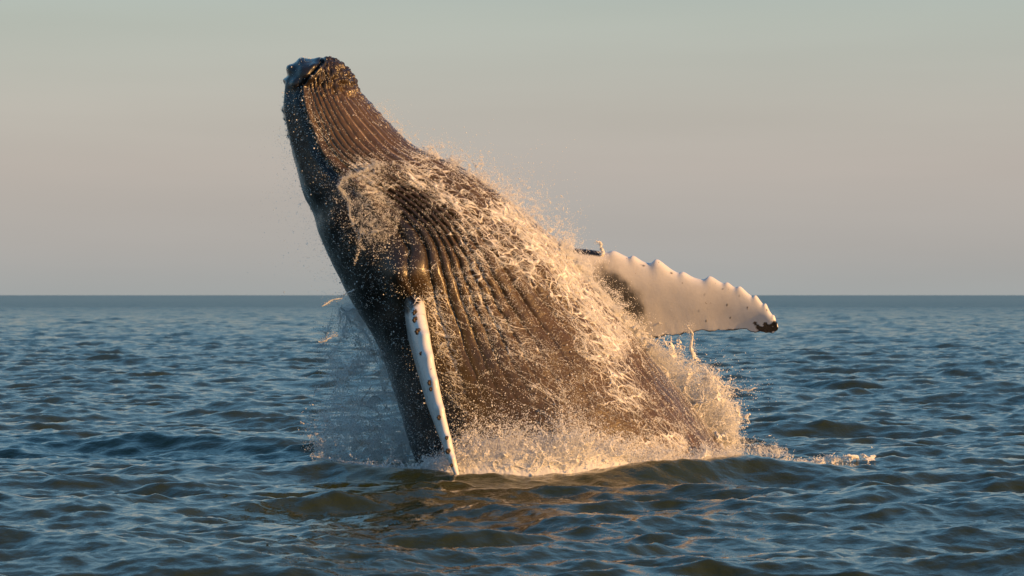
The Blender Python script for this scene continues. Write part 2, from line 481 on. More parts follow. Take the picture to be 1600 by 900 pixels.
# far flipper, stretched out to the right, pale underside to the boat
far_lead = [row(0, 800, 388, 1.3), row(.16, 880, 387, 1.1), row(.30, 945, 394, 0.9), row(.45, 1010, 411, .68), row(.6, 1075, 432, .46), row(.75, 1140, 447, .24), row(.87, 1185, 470, .08), row(.95, 1208, 494, 0), row(1, 1216, 512, -.03)]
far_trail = [row(0, 860, 560, 1.62), row(.16, 930, 550, 1.42), row(.30, 985, 535, 1.2), row(.45, 1040, 526, .95), row(.6, 1090, 519, .7), row(.75, 1145, 515, .42), row(.87, 1185, 517, .2), row(.95, 1205, 520, .06), row(1, 1215, 516, -.01)]
far_knobs = [(.335, .06, .11), (.405, .065, .07), (.495, .13, .13), (.585, .055, .08), (.68, .085, .10), (.742, .05, .06), (.792, .065, .08), (.858, .06, .055), (.905, .055, .045), (.955, .03, .04), (.985, .025, .03)]
def far_white(u, c, G):
    x = 800 + G[..., 0] / (50 + G[..., 1]) * 5000; y = 461 - (G[..., 2] - CAM_H) / (50 + G[..., 1]) * 5000
    n = fbm(G * 7, 71, 4) - 0.5
    w = np.ones_like(x)
    w *= 1 - 0.9 * smoothstep(.18, .8, np.exp(-(((x - 972) / 44) ** 2 + ((y - 466 - (x - 972) * .85) / 36) ** 2)) + n * 0.75) * (1 - smoothstep(1006, 1016, x + n * 12))
    n2 = fbm(G * 15, 78, 3) - .5
    w *= 1 - smoothstep(.42, .5, .85 * np.exp(-(((x - 1198) / 20) ** 2 + ((y - 512) / 12) ** 2)) + n2 * 1.5)
    w *= 1 - smoothstep(.0, .012, c - (0.975 + n * 0.05))
    w *= 1 - smoothstep(0.5, 0.6, (x < 938) * np.exp(-(c / .05) ** 2))
    return w
flipper(far_lead, far_trail, [(0, .3), (.3, .17), (.7, .10), (.95, .05), (1, .03)], far_knobs, far_white, rough=0.10)
# near flipper, hanging along the flank, seen along its knobbly leading edge
near_lead = [row(0, 630, 415, -.5), row(.12, 651, 458, -1.5), row(.25, 661, 505, -1.98), row(.45, 674, 572, -2.36), row(.65, 688, 635, -2.6), row(.85, 704, 700, -2.78), row(.96, 713, 735, -2.86), row(1, 717, 748, -2.88)]
near_trail = [row(0, 590, 440, .3), row(.12, 622, 470, -.6), row(.25, 634, 515, -1.05), row(.45, 652, 580, -1.55), row(.65, 670, 640, -1.95), row(.85, 694, 702, -2.35), row(.96, 709, 735, -2.62), row(1, 715, 745, -2.8)]
near_knobs = [(.3, .045, .07), (.4, .05, .08), (.52, .045, .07), (.66, .045, .07), (.8, .045, .06), (.9, .04, .05)]
def near_white(u, c, G):
    n = fbm(G * 6, 75, 3) - 0.5
    x = 800 + G[..., 0] / (50 + G[..., 1]) * 5000; y = 461 - (G[..., 2] - CAM_H) / (50 + G[..., 1]) * 5000
    return smoothstep(-3, 3, y - (462 + (668 - x) * 0.8) + n * 18)
NEAR, NEAR_N, NEAR_U = flipper(near_lead, near_trail, [(0, .20), (.12, .165), (.25, .145), (.45, .12), (.65, .10), (.85, .075), (1, .05)], near_knobs, near_white, nu=170)

m_skin, n_, l_, b_ = new_mat('whale_skin')
def att(name):
    a = n_.new('ShaderNodeAttribute'); a.attribute_name = name; return a.outputs['Fac']
def mixc(fac, a, b):
    m = n_.new('ShaderNodeMix'); m.data_type = 'RGBA'
    if isinstance(fac, (int, float)): m.inputs[0].default_value = fac
    else: l_.new(fac, m.inputs[0])
    for i, v in ((6, a), (7, b)):
        if isinstance(v, tuple): m.inputs[i].default_value = (*v, 1)
        else: l_.new(v, m.inputs[i])
    return m.outputs[2]
def math_(op, a, b=None, c=None):
    m = n_.new('ShaderNodeMath'); m.operation = op
    for i, v in enumerate((a, b, c)):
        if v is None: continue
        if isinstance(v, (int, float)): m.inputs[i].default_value = v
        else: l_.new(v, m.inputs[i])
    return m.outputs[0]
def ramp_(v, lo, hi, a=0.0, b=1.0):
    m = n_.new('ShaderNodeMapRange'); m.interpolation_type = 'SMOOTHSTEP'
    for k, x in ((0, v), (1, lo), (2, hi), (3, a), (4, b)):
        if isinstance(x, (int, float)): m.inputs[k].default_value = x
        else: l_.new(x, m.inputs[k])
    return m.outputs[0]
tc = n_.new('ShaderNodeNewGeometry').outputs['Position']
def noise_(scale, detail=4, rough=0.55, vec=None):
    t = n_.new('ShaderNodeTexNoise'); t.inputs['Scale'].default_value = scale; t.inputs['Detail'].default_value = detail; t.inputs['Roughness'].default_value = rough
    l_.new(vec or tc, t.inputs['Vector']); return t
dark = mixc(noise_(3, 5).outputs['Fac'], (0.004, 0.0045, 0.006), (0.013, 0.012, 0.013))
brown = mixc(noise_(5, 6, .65).outputs['Fac'], (0.018, 0.0108, 0.0046), (0.112, 0.068, 0.027))
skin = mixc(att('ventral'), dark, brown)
scar = ramp_(noise_(26, 3, .6).outputs['Fac'], .66, .74)
skin = mixc(math_('MULTIPLY', scar, 0.35), skin, (0.28, 0.24, 0.20))
skin = mixc(att('groove'), skin, (0.36, 0.27, 0.21))
pale = mixc(noise_(2.5, 5).outputs['Fac'], (0.54, 0.53, 0.53), (0.74, 0.73, 0.73))
spk = ramp_(noise_(17, 2, .5).outputs['Fac'], .73, .77)
pale = mixc(math_('MULTIPLY', spk, 0.6), pale, (0.16, 0.11, 0.08))
skin = mixc(att('white'), skin, pale)
# lace of aerated water clinging to the skin (fine threads; the larger runs are modelled)
comb = n_.new('ShaderNodeCombineXYZ')
l_.new(att('along'), comb.inputs[0]); l_.new(att('around'), comb.inputs[1])
wv = noise_(2.2, 4, .6, comb.outputs[0])
va = n_.new('ShaderNodeVectorMath'); va.operation = 'MULTIPLY_ADD'
l_.new(wv.outputs['Color'], va.inputs[0]); va.inputs[1].default_value = (0.30, 0.30, 0); l_.new(comb.outputs[0], va.inputs[2])
vm = n_.new('ShaderNodeMapping'); vm.inputs['Scale'].default_value = (0.7, 1.0, 1.0); l_.new(va.outputs[0], vm.inputs[0])
def lace_(scale):
    vo = n_.new('ShaderNodeTexVoronoi'); vo.feature = 'DISTANCE_TO_EDGE'; vo.inputs['Scale'].default_value = scale
    l_.new(vm.outputs[0], vo.inputs['Vector']); return vo.outputs['Distance']
fo = att('foam')
wid = math_('MULTIPLY', math_('POWER', fo, 1.5), 0.12)
l1 = ramp_(lace_(5.5), 0.0, math_('ADD', wid, 0.004), 1.0, 0.0)
l2 = ramp_(lace_(14.0), 0.0, math_('ADD', math_('MULTIPLY', wid, 1.3), 0.003), 1.0, 0.0)
gate = ramp_(math_('ADD', noise_(4.5, 4, .65).outputs['Fac'], math_('MULTIPLY', fo, 0.75)), .66, .92)
lace = math_('MULTIPLY', math_('MAXIMUM', l1, math_('MULTIPLY', l2, 0.75)), gate)
body = math_('MULTIPLY', ramp_(math_('ADD', fo, math_('MULTIPLY', math_('SUBTRACT', noise_(9, 6, .7).outputs['Fac'], 0.5), 1.3)), .6, 1.25), 0.75)
lace = math_('MAXIMUM', lace, body)
lace = math_('MULTIPLY', lace, ramp_(fo, .08, .3))
col = mixc(lace, skin, (0.74, 0.72, 0.70))
l_.new(col, b_.inputs['Base Color'])
rgh = ramp_(noise_(11, 4).outputs['Fac'], .3, .7, .22, .45)
l_.new(math_('ADD', rgh, math_('MULTIPLY', lace, .2)), b_.inputs['Roughness'])
b_.inputs['IOR'].default_value = 1.38
b_.inputs['Coat Weight'].default_value = 0.6
b_.inputs['Coat Roughness'].default_value = 0.17
b_.inputs['Coat IOR'].default_value = 1.33
hgt = math_('ADD', math_('MULTIPLY', lace, 1.0), math_('MULTIPLY', noise_(22, 5, .6).outputs['Fac'], ramp_(att('white'), 0, 1, .7, .12)))
bp = n_.new('ShaderNodeBump'); bp.inputs['Strength'].default_value = 0.8; bp.inputs['Distance'].default_value = 0.022
l_.new(hgt, bp.inputs['Height']); l_.new(bp.outputs[0], b_.inputs['Normal'])
bpc = n_.new('ShaderNodeBump'); bpc.inputs['Strength'].default_value = 0.6; bpc.inputs['Distance'].default_value = 0.012
l_.new(noise_(13, 4, .6).outputs['Fac'], bpc.inputs['Height']); l_.new(bpc.outputs[0], b_.inputs['Coat Normal'])

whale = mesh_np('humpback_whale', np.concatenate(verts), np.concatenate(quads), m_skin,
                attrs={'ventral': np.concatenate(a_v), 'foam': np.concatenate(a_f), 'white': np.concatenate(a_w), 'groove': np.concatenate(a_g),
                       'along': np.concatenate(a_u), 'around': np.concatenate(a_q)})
tag(whale, 'dark humpback whale breaching with pleated brown belly and white flippers', 'whale')
bm = bmesh.new(); bm.from_mesh(whale.data); bmesh.ops.recalc_face_normals(bm, faces=bm.faces); bm.to_mesh(whale.data); bm.free()

# barnacles on the leading edge of the near flipper and on the chin
m_barn, n_, l_, b_ = new_mat('barnacle_shell')
b_.inputs['Roughness'].default_value = 0.6
t = n_.new('ShaderNodeTexNoise'); t.inputs['Scale'].default_value = 40
r = n_.new('ShaderNodeValToRGB'); r.color_ramp.elements[0].color = (0.012, 0.009, 0.007, 1); r.color_ramp.elements[1].color = (0.07, 0.048, 0.034, 1)
l_.new(t.outputs['Fac'], r.inputs[0]); l_.new(r.outputs[0], b_.inputs['Base Color'])
def barnacle_mesh(seed):
    g = np.random.default_rng(seed); n = 14
    prof = [(1.0, 0.0), (0.95, .25), (.8, .5), (.6, .68), (.42, .72), (.34, .6), (.2, .45), (0.001, .42)]
    vv = []
    for rr_, zz in prof:
        for k in range(n):
            a = 2 * np.pi * k / n
            q = rr_ * (1 + (0.12 if k % 2 else -0.08) * (rr_ > .3)) * (1 + 0.1 * g.normal() * (rr_ > .3))
            vv.append((q * math.cos(a), q * math.sin(a), zz + 0.03 * g.normal()))
    return np.array(vv), grid_faces(len(prof), n, True)
barn_meshes = []
for k in range(3):
    v, f = barnacle_mesh(k); o = mesh_np('barnacle', v, f, m_barn); barn_meshes.append(o.data); bpy.data.objects.remove(o)
def add_barnacle(p, nrm, r, k):
    o = bpy.data.objects.new('barnacle', barn_meshes[k % 3]); COL.objects.link(o)
    o.location = Vector(p) - Vector(nrm) * r * 0.15
    o.rotation_euler = Vector(nrm).to_track_quat('Z', 'Y').to_euler()
    o.scale = (r, r, r * 0.9); o.parent = whale
for k, (u, dv, r) in enumerate([(.20, 5, .045), (.235, 6, .05), (.285, 6, .052), (.385, 8, .03), (.53, 6, .045), (.56, 6, .035), (.70, 5, .04), (.80, 3, .03), (.86, 5, .042), (.93, 6, .03)]):
    i = int(np.argmin(np.abs(NEAR_U - u)))
    j = NEAR.shape[1] - dv if NEAR[i, 72 - dv, 0] > NEAR[i, dv, 0] * 0 + 1e9 else dv
    cand = [(NEAR[i, dv], 1), (NEAR[i, -dv], -1)]
    p = min(cand, key=lambda c: c[0][1] - 0.3 * c[0][0] * 0)[0]
    ctr = NEAR[i].mean(0)
    nn = p - ctr; nn[2] *= 0.2; nn = nn / np.linalg.norm(nn); nn = nn + np.array([0, -0.6, 0]); nn /= np.linalg.norm(nn)
    add_barnacle(p, nn, r, k)
# ------------------------------------------------------------------ thrown water
m_foam, n_, l_, b_ = new_mat('aerated_water')
b_.inputs['Base Color'].default_value = (0.78, 0.78, 0.77, 1)
b_.inputs['Roughness'].default_value = 0.35
b_.inputs['IOR'].default_value = 1.33
tr = n_.new('ShaderNodeBsdfTranslucent'); tr.inputs['Color'].default_value = (0.78, 0.78, 0.77, 1)
mx = n_.new('ShaderNodeMixShader'); mx.inputs[0].default_value = 0.30
l_.new(b_.outputs[0], mx.inputs[1]); l_.new(tr.outputs[0], mx.inputs[2])
l_.new(mx.outputs[0], n_['Material Output'].inputs['Surface'])

m_clear, n_, l_, b_ = new_mat('clear_water')
b_.inputs['Base Color'].default_value = (0.80, 0.86, 0.88, 1)
b_.inputs['Roughness'].default_value = 0.08
b_.inputs['IOR'].default_value = 1.33
b_.inputs['Transmission Weight'].default_value = 0.72

_POINTS = {}
def points_group(mat):
    if mat.name in _POINTS: return _POINTS[mat.name]
    ng = bpy.data.node_groups.new('drops_' + mat.name, 'GeometryNodeTree')
    ng.interface.new_socket('Geometry', in_out='INPUT', socket_type='NodeSocketGeometry')
    ng.interface.new_socket('Geometry', in_out='OUTPUT', socket_type='NodeSocketGeometry')
    gi = ng.nodes.new('NodeGroupInput'); go = ng.nodes.new('NodeGroupOutput')
    at = ng.nodes.new('GeometryNodeInputNamedAttribute'); at.data_type = 'FLOAT'; at.inputs['Name'].default_value = 'drop_radius'
    cmpn = ng.nodes.new('FunctionNodeCompare'); cmpn.data_type = 'FLOAT'; cmpn.operation = 'GREATER_THAN'; cmpn.inputs[1].default_value = 1e-5
    mp_ = ng.nodes.new('GeometryNodeMeshToPoints')
    sm = ng.nodes.new('GeometryNodeSetMaterial'); sm.inputs['Material'].default_value = mat
    jn = ng.nodes.new('GeometryNodeJoinGeometry')
    L = ng.links
    L.new(gi.outputs[0], mp_.inputs['Mesh']); L.new(at.outputs['Attribute'], mp_.inputs['Radius'])
    L.new(at.outputs['Attribute'], cmpn.inputs[0]); L.new(cmpn.outputs[0], mp_.inputs['Selection'])
    L.new(mp_.outputs[0], sm.inputs['Geometry'])
    L.new(gi.outputs[0], jn.inputs[0]); L.new(sm.outputs[0], jn.inputs[0]); L.new(jn.outputs[0], go.inputs[0])
    _POINTS[mat.name] = ng
    return ng

_ico = None
def ico():
    global _ico
    if _ico is None:
        bm = bmesh.new(); bmesh.ops.create_icosphere(bm, subdivisions=1, radius=1)
        bm.verts.ensure_lookup_table()
        _ico = (np.array([v.co[:] for v in bm.verts]), np.array([[v.index for v in f.verts] for f in bm.faces])); bm.free()
    return _ico

OCTA = (np.array([(1, 0, 0), (-1, 0, 0), (0, 1, 0), (0, -1, 0), (0, 0, 1), (0, 0, -1)], float),
        np.array([(0, 2, 4), (2, 1, 4), (1, 3, 4), (3, 0, 4), (2, 0, 5), (1, 2, 5), (3, 1, 5), (0, 3, 5)]))

def water(name, pts, rad, mat, label, meshes=(), big=0.011, kind='stuff', category='splash'):
    """one body of thrown water: small drops as points, larger drops and sheets as mesh"""
    pts = np.asarray(pts, float).reshape(-1, 3); rad = np.asarray(rad, float).ravel()
    V, F, Rr = [], [], []
    base = 0
    bsel = rad >= (big if kind == 'stuff' else 0)
    iv, jf = ico() if kind == 'stuff' else OCTA
    if bsel.any():
        pb, rb = pts[bsel], rad[bsel]
        g = np.random.default_rng(len(pb))
        st = 1 + 0.35 * g.normal(size=(len(pb), 1, 3)).clip(-1, 1.6)
        vv = pb[:, None, :] + iv[None] * rb[:, None, None] * st
        ff = jf[None] + (np.arange(len(pb)) * len(iv))[:, None, None]
        V.append(vv.reshape(-1, 3)); F.append(ff.reshape(-1, 3)); Rr.append(np.zeros(len(pb) * len(iv))); base += len(pb) * len(iv)
    for mv, mf in meshes:
        mf = np.asarray(mf)
        if mf.shape[1] == 4: mf = np.concatenate([mf[:, [0, 1, 2]], mf[:, [0, 2, 3]]])
        V.append(mv); F.append(mf + base); Rr.append(np.zeros(len(mv))); base += len(mv)
    V.append(pts[~bsel]); Rr.append(rad[~bsel])
    o = mesh_np(name, np.concatenate(V), np.concatenate(F) if F else np.zeros((0, 3), int), mat, attrs={'drop_radius': np.concatenate(Rr)})
    if kind == 'stuff':
        md = o.modifiers.new('drops', 'NODES'); md.node_group = points_group(mat)
    tag(o, label, category, kind=kind)
    return o

def collapse(p, scale, seed, levels=1.0, steps=3, aniso=(1, 1, 1), pull=1.0):
    """draw points together into the sheets and threads that torn water makes"""
    p = p.copy(); A = np.array(aniso, float) * scale; e = 0.08
    for _ in range(steps):
        q = p * A
        n = noise3(q, seed) * levels
        f = n - np.round(n * 1.0 - 0.5) - 0.5
        gx = (noise3(q + [e, 0, 0], seed) * levels - n) / e; gy = (noise3(q + [0, e, 0], seed) * levels - n) / e; gz = (noise3(q + [0, 0, e], seed) * levels - n) / e
        g = np.stack([gx, gy, gz], -1)
        st = -pull * f[:, None] * g / ((g ** 2).sum(-1, keepdims=True) + 0.12)
        st = np.clip(st, -0.3, 0.3)
        p += st / A
    return p

def radii(g, n, r0, sig=0.45, lo=0.0018, hi=0.013):
    return np.clip(0.62 * r0 * np.exp(0.85 * sig * g.normal(size=n)), lo, hi)

def along(pts, n, g, jit=0.0, Y=None):
    """n places along a line through (photo x, photo y, depth) points"""
    P = np.array([px(a, b, c) for a, b, c in pts])
    L = np.r_[0, np.cumsum(np.linalg.norm(np.diff(P, axis=0), axis=1))]
    s = g.random(n) * L[-1]
    q = np.stack([np.interp(s, L, P[:, k]) for k in range(3)], -1)
    return q + g.normal(size=q.shape) * jit, s / L[-1]

def tube(P, rad, nseg=8, wob=0.25, seed=0, crook=.12):
    P = np.array(P, float); n = len(P)
    t = np.linspace(0, 1, n); tt = np.linspace(0, 1, max(n * 8, 24))
    Q = spline(tt, t, P); Q = Q + crook * (np.stack([fbm(Q * 6 + 3 * k, 83 + k, 3) for k in range(3)], -1) - .5); rr_ = np.interp(tt, t, rad)
    g = np.random.default_rng(seed)
    rr_ = rr_ * (1 + wob * (fbm(np.stack([tt * 9, tt * 0 + seed, tt * 0], -1), 81, 3) * 2 - 1))
    d = np.gradient(Q, axis=0); d /= np.linalg.norm(d, axis=1, keepdims=True)
    up = np.array([0, 1.0, 0.1]); a = np.cross(d, up); a /= np.linalg.norm(a, axis=1, keepdims=True); b = np.cross(d, a)
    an = np.linspace(0, 2 * np.pi, nseg, endpoint=False)
    V = Q[:, None] + rr_[:, None, None] * (np.cos(an)[None, :, None] * a[:, None] + np.sin(an)[None, :, None] * b[:, None])
    V = V + 0.25 * rr_[:, None, None] * g.normal(size=V.shape)
    return V.reshape(-1, 3), grid_faces(len(Q), nseg, True)

# ---- 1. water streaming over the skin
g = np.random.default_rng(101)
arc_s = np.cumsum(np.r_[0, np.linalg.norm(np.diff(SC, axis=0), axis=1)])
def on_body(ti, pj, lift):
    """ti, pj: fractional row / column of the body"""
    i = np.clip(np.floor(ti).astype(int), 0, len(ts) - 2); j = np.floor(pj).astype(int)
    fi = (ti - i)[:, None]; fj = (pj - j)[:, None]
    j0, j1 = j % NPH, (j + 1) % NPH
    def s(Aa): return (Aa[i, j0] * (1 - fj) + Aa[i, j1] * fj) * (1 - fi) + (Aa[i + 1, j0] * (1 - fj) + Aa[i + 1, j1] * fj) * fi
    return s(BODY) + s(BN) * lift[:, None]
n_row = 478
area = np.linalg.norm(np.cross(np.gradient(BODY, axis=0), np.gradient(BODY, axis=1)), axis=-1)
vis = smoothstep(-25, 0, deg) * (1 - smoothstep(170, 195, deg))
def pick(n, weight):
    w = (weight * area * vis)[:n_row].ravel(); c = np.cumsum(w); c /= c[-1]
    k = np.searchsorted(c, g.random(n)); k = np.clip(k, 0, len(w) - 1)
    return k // NPH + g.random(n), k % NPH + g.random(n)
def lacework(n, scale, seed, weight, levels, aniso, steps, lift, r0, jit):
    ti, pj = pick(n, weight)
    rowi = np.clip(ti.astype(int), 0, len(ts) - 1)
    u = np.interp(ti, np.arange(len(ts)), arc_s); dv = hl[rowi] * 2 * np.pi / NPH
    q = np.stack([u, pj * dv, np.full_like(u, 3.3)], -1)
    q2 = q + 0.35 * np.stack([fbm(q * 1.7, 91, 3) - .5, fbm(q * 1.7 + 9, 92, 3) - .5, 0 * u], -1)
    c2 = collapse(q2, scale, seed, levels, steps, aniso)
    dl = c2 - q2 + g.normal(size=q.shape) * jit
    ti2 = np.clip(np.interp(u + dl[:, 0], arc_s, np.arange(len(ts))), 1, n_row)
    pj2 = pj + dl[:, 1] / dv
    lf = np.abs(g.normal(size=n)) * lift + r0 * 0.6
    return on_body(ti2, pj2, lf)
fw = np.clip(foam, 0, 1)
A1 = lacework(62000, 3.0, 95, fw ** 1.3 + 0.01, 2.0, (.75, 1, 1), 9, .005, .007, .0015)
A2 = lacework(72000, 7.0, 96, fw ** 1.8 + 0.004, 2.0, (.6, 1, 1), 9, .007, .006, .0018)
A3 = lacework(10000, 3.0, 97, 0.10 + 0.4 * fw + 0.35 * smoothstep(t_of(480), t_of(640), T), 1.0, (1, 1, 1), 0, .03, .005, .0)
A4 = lacework(3200, 3.0, 98, smoothstep(-48, -12, dside) * (1 - smoothstep(0, 14, dside)) * smoothstep(t_of(130), t_of(160), T) * (1 - .7 * smoothstep(t_of(440), t_of(520), T)) * fbm(P0 * 2.5, 99, 3) ** 2, 1.0, (1, 1, 1), 0, .03, .005, .0)
PTS = np.concatenate([A1, A2, A3, A4])
RAD = np.concatenate([radii(g, len(A1), .0058, .28), radii(g, len(A2), .0048, .28), radii(g, len(A3), .0055, .6), radii(g, len(A4), .0055, .6)])
water('streaming_water', PTS, RAD, m_foam, 'lacy sheet of sunlit water streaming down the brown pleated belly', big=0.017)

# ---- 2. fine spray flung off the belly edge and in front of the far flipper's root
g = np.random.default_rng(102)
def edge_spray(line, n, off, dirn, Yr, clump, seed, r0):
    q, s = along(line, n, g, .02)
    o = np.abs(g.gamma(1.1, 1, n)) * np.interp(s, np.linspace(0, 1, len(off)), off) / 100.
    o *= 0.35 + 1.5 * fbm(np.stack([s * 14, 0 * s, 0 * s], -1), seed, 3) ** 1.5
    q = q + o[:, None] * np.array([dirn[0], 0, dirn[1]])
    q[:, 1] += g.uniform(*Yr, n)
    q = collapse(q, clump, seed + 1, 1.5, 2, pull=.7)
    return q, radii(g, n, r0, .5)
e1 = edge_spray([(655, 238, -.2), (740, 275, -.2), (815, 335, -.2), (885, 398, -.1)], 22000, [9, 14, 17, 16], (.5, .85), (-.5, .4), 5, 201, .0048)
e2 = edge_spray([(870, 382, -.1), (930, 460, 0), (1010, 540, .1)], 65000, [7, 8.5, 7, 5], (.8, .45), (-.3, .7), 6, 205, .0046)
e3 = edge_spray([(585, 168, 0), (650, 232, 0)], 1200, [6, 10], (.6, .7), (-.4, .2), 6, 209, .004)
PTS = np.concatenate([e1[0], e2[0], e3[0]]); RAD = np.concatenate([e1[1], e2[1], e3[1]])
water('belly_spray', PTS, RAD, m_foam, 'golden mist of fine droplets flying off the right edge of the belly')
e4 = edge_spray([(450, 200, 0), (475, 303, 0), (508, 385, 0), (552, 470, 0)], 2200, [8, 22, 34, 26], (-.9, -.1), (-1.2, .3), 5, 213, .0042)
water('back_spray', e4[0], e4[1], m_clear, 'sparse dark droplets in the air left of the whale\'s black back')

# ---- 3. plume thrown up on the right
g = np.random.default_rng(103)
def fan(n, base_line, reach, spread, seed, r0, Yr=(-.4, .8), clump=3.2, power=1.0, torn=1.0):
    """droplets thrown from a line, thinning with height"""
    q, s = along(base_line, n, g, .03)
    ht = g.random(n) ** power
    lean = spread[0] + (spread[1] - spread[0]) * s + .12 * g.normal(size=n)
    rh = np.interp(s, np.linspace(0, 1, len(reach)), reach) * (0.45 + 1.1 * fbm(np.stack([s * 9, 0 * s + seed, 0 * s], -1), 121, 3) ** 1.2)
    q[:, 0] += lean * ht * rh; q[:, 2] += ht * rh; q[:, 1] += g.uniform(*Yr, n)
    k = int(n * .5)
    q[:k] = collapse(q[:k], clump, seed, 1.6, 3, (1, .6, .7), pull=torn); q[:k] = collapse(q[:k], clump * 2.3, seed + 5, 1.3, 2, pull=.6 * torn)
    rd = radii(g, n, r0, .5); rd[k:] *= .6
    return q, rd
f1 = fan(110000, [(1005, 540, .5), (1035, 575, .5), (1085, 645, .5), (1140, 708, .5)], [.06, .42, .85, .45], (.42, .15), 301, .0075, power=1.3)
f2 = fan(95000, [(1085, 700, .2), (1142, 711, .2)], [.8, .9, .6], (-.1, .16), 311, .0085, (-.3, .9), 3.0, 1.15)
f3 = fan(6000, [(1125, 710, .4), (1225, 712, .6)], [.35, .2, .08], (.2, .5), 321, .0055, (-.5, .9), 4.0, 1.6)
f4 = along([(1060, 560, .4), (1120, 600, .4), (1180, 610, .4)], 700, g, .22); f4 = (f4[0], radii(g, 700, .006, .5))
ms = []
PTS = np.concatenate([f1[0], f2[0], f3[0], f4[0]]); RAD = np.concatenate([f1[1], f2[1], f3[1], f4[1]])
water('splash_plume', PTS, RAD, m_foam, 'cream splash plume thrown up right of the belly under the far flipper')

def jet(line, rad, label, n=260, jit=.03, mat=None, seed=1):
    P = [px(*q) for q in line]
    gg = np.random.default_rng(seed)
    q, s = along(line, n, gg, jit)
    o = water('water_jet', q, radii(gg, n, .006, .5), mat or m_foam, label, [tube(P, rad, 8, .35, seed)], kind=None, category='water jet', big=.009)
    o['group'] = 'thin jets of water torn from the splash'
    return o
jet([(1085, 560, .4), (1081, 535, .4), (1079, 518, .35), (1072, 509, .35), (1080, 506, .35)], [.03, .016, .010, .007, .009], 'thin upright jet of water in front of the far flipper\'s lower edge', 420, .035, seed=2)
jet([(1118, 660, .3), (1128, 630, .3), (1133, 603, .3), (1148, 606, .3), (1165, 611, .3), (1180, 607, .3)], [.03, .02, .013, .007, .008, .012], 'bent jet of water at the outer right tip of the plume', 420, .04, seed=3)
jet([(938, 400, .5), (940, 390, .5), (938, 381, .5), (931, 376, .5)], [.03, .025, .018, .01], 'small curl of spray on top of the far flipper\'s root', 160, .02, seed=4)
jet([(1105, 600, .4), (1118, 588, .4), (1122, 598, .4), (1130, 610, .4)], [.03, .025, .014, .01], 'short knotted jet of water on the plume\'s upper right side', 300, .05, seed=5)

# ---- 4. wall of foam in front of the belly
g = np.random.default_rng(104)
FX = np.array([500, 560, 640, 700, 740, 800, 850, 900, 950, 1010, 1060, 1110, 1150]); FT = np.array([0, 0, .04, .30, .56, .60, .54, .50, .40, .26, .18, .14, .10])
def foam_h(x): return np.interp(800 + x * 100, FX, FT)
nx, ny = 420, 60
xs = np.linspace(-2.9, 3.5, nx); ysn = np.linspace(0, 1, ny)
XX, TT = np.meshgrid(xs, ysn, indexing='ij')
def ring_y(x): return -3.1 + 0.17 * np.clip(x - 0.3, -3.2, 3.2) ** 2
y_front = ring_y(XX) + .32; y_back = y_front + .85
YY = y_back + (y_front - y_back) * TT
hh = foam_h(XX) * np.sin(np.pi * np.clip(TT, 0, 1) ** 1.2) ** .7
ZZ = sea_height(XX, YY) - .06 + hh * (.40 + .70 * fbm(np.stack([XX * 4, YY * 4, 0 * XX], -1), 131, 4)) * .95
XX = XX + .10 * (fbm(np.stack([XX * 5, YY * 5, ZZ * 5], -1), 135, 3) - .5); ZZ = ZZ + .10 * (fbm(np.stack([XX * 22, YY * 22, ZZ * 12], -1), 137, 3) - .5) * (hh > .03)
mound = (np.stack([XX, YY, ZZ], -1).reshape(-1, 3), grid_faces(nx, ny))
n = 330000
x = g.uniform(-2.9, 3.5, n); wgt = foam_h(x) / .56
keep = g.random(n) < .05 + wgt; x = x[keep]; n = len(x)
yf = ring_y(x) + .35
y = yf + .7 * g.random(n)
spk_ = .45 + 1.1 * fbm(np.stack([x * 2.6, y * 1.2, 0 * x], -1), 141, 3) ** 1.5
zt = np.abs(g.normal(size=n)) * .42
z = sea_height(x, y) + foam_h(x) * zt * spk_ * 1.5
x = x + .10 * zt * g.normal(size=n)
q = np.stack([x, y, z], -1)
k = n // 3
q[:k] = collapse(q[:k], 6, 145, 1.5, 3, (1, .6, .8), pull=.8)
rd_ = radii(g, n, .0078, .5); rd_[k:] *= .7
water('foam_wall', q, rd_, m_foam, 'low bank of bright foam where the belly meets the water', [mound])

# ---- 5. thin curtain of water in the whale's shade on the left
g = np.random.default_rng(105)
n = 70000
hgt = g.random(n) ** 1.25
yy_ = 735 - hgt * 270
xl = np.interp(yy_, [460, 520, 600, 660, 735], [545, 500, 497, 488, 492]); xr = np.interp(yy_, [460, 520, 600, 660, 735], [560, 585, 620, 640, 665])
xx_ = xl + (xr - xl) * g.random(n) ** .8
Yd = g.uniform(.3, 1.9, n)
q = np.stack([(xx_ - 800) / 100, Yd, (735 - yy_) / 100], -1)
q = collapse(q, 2.4, 151, 1.0, 2, (1, .45, .6), pull=.5); m3 = n * 2 // 5
q[:m3] = collapse(q[:m3], 5.5, 153, 1.0, 5, (1, .5, .6)); q[:m3] = collapse(q[:m3], 4.0, 155, 1.0, 5, (.8, .5, .6)); q[m3:] += g.normal(size=(n - m3, 3)) * .04
q2 = q[: n // 3] + g.normal(size=(n // 3, 3)) * .05
low = fan(30000, [(492, 730, .4), (660, 736, .2)], [.7, .95, 1.0], (-.2, .1), 331, .0085, (-.35, 1.1), 3.5, 1.6)
PTS = np.concatenate([q, q2, low[0]]); RAD = np.concatenate([np.where(np.arange(n) < n * 2 // 5, .0056, .0027), radii(g, len(q2), .005, .5), low[1]])
water('water_curtain', PTS, RAD, m_foam, 'thin bluish curtain of falling water left of the whale\'s back')
jet([(552, 456, -.9), (535, 462, -.9), (522, 468, -.9), (506, 476, -.9)], [.010, .006, .008, .009], 'thin strand of water flung left of the back just below the horizon', 200, .02, seed=6)
jet([(500, 532, -.9), (513, 528, -.9), (527, 520, -.9)], [.010, .006, .005], 'short strand of water left of the back below the upper strand', 160, .03, seed=7)

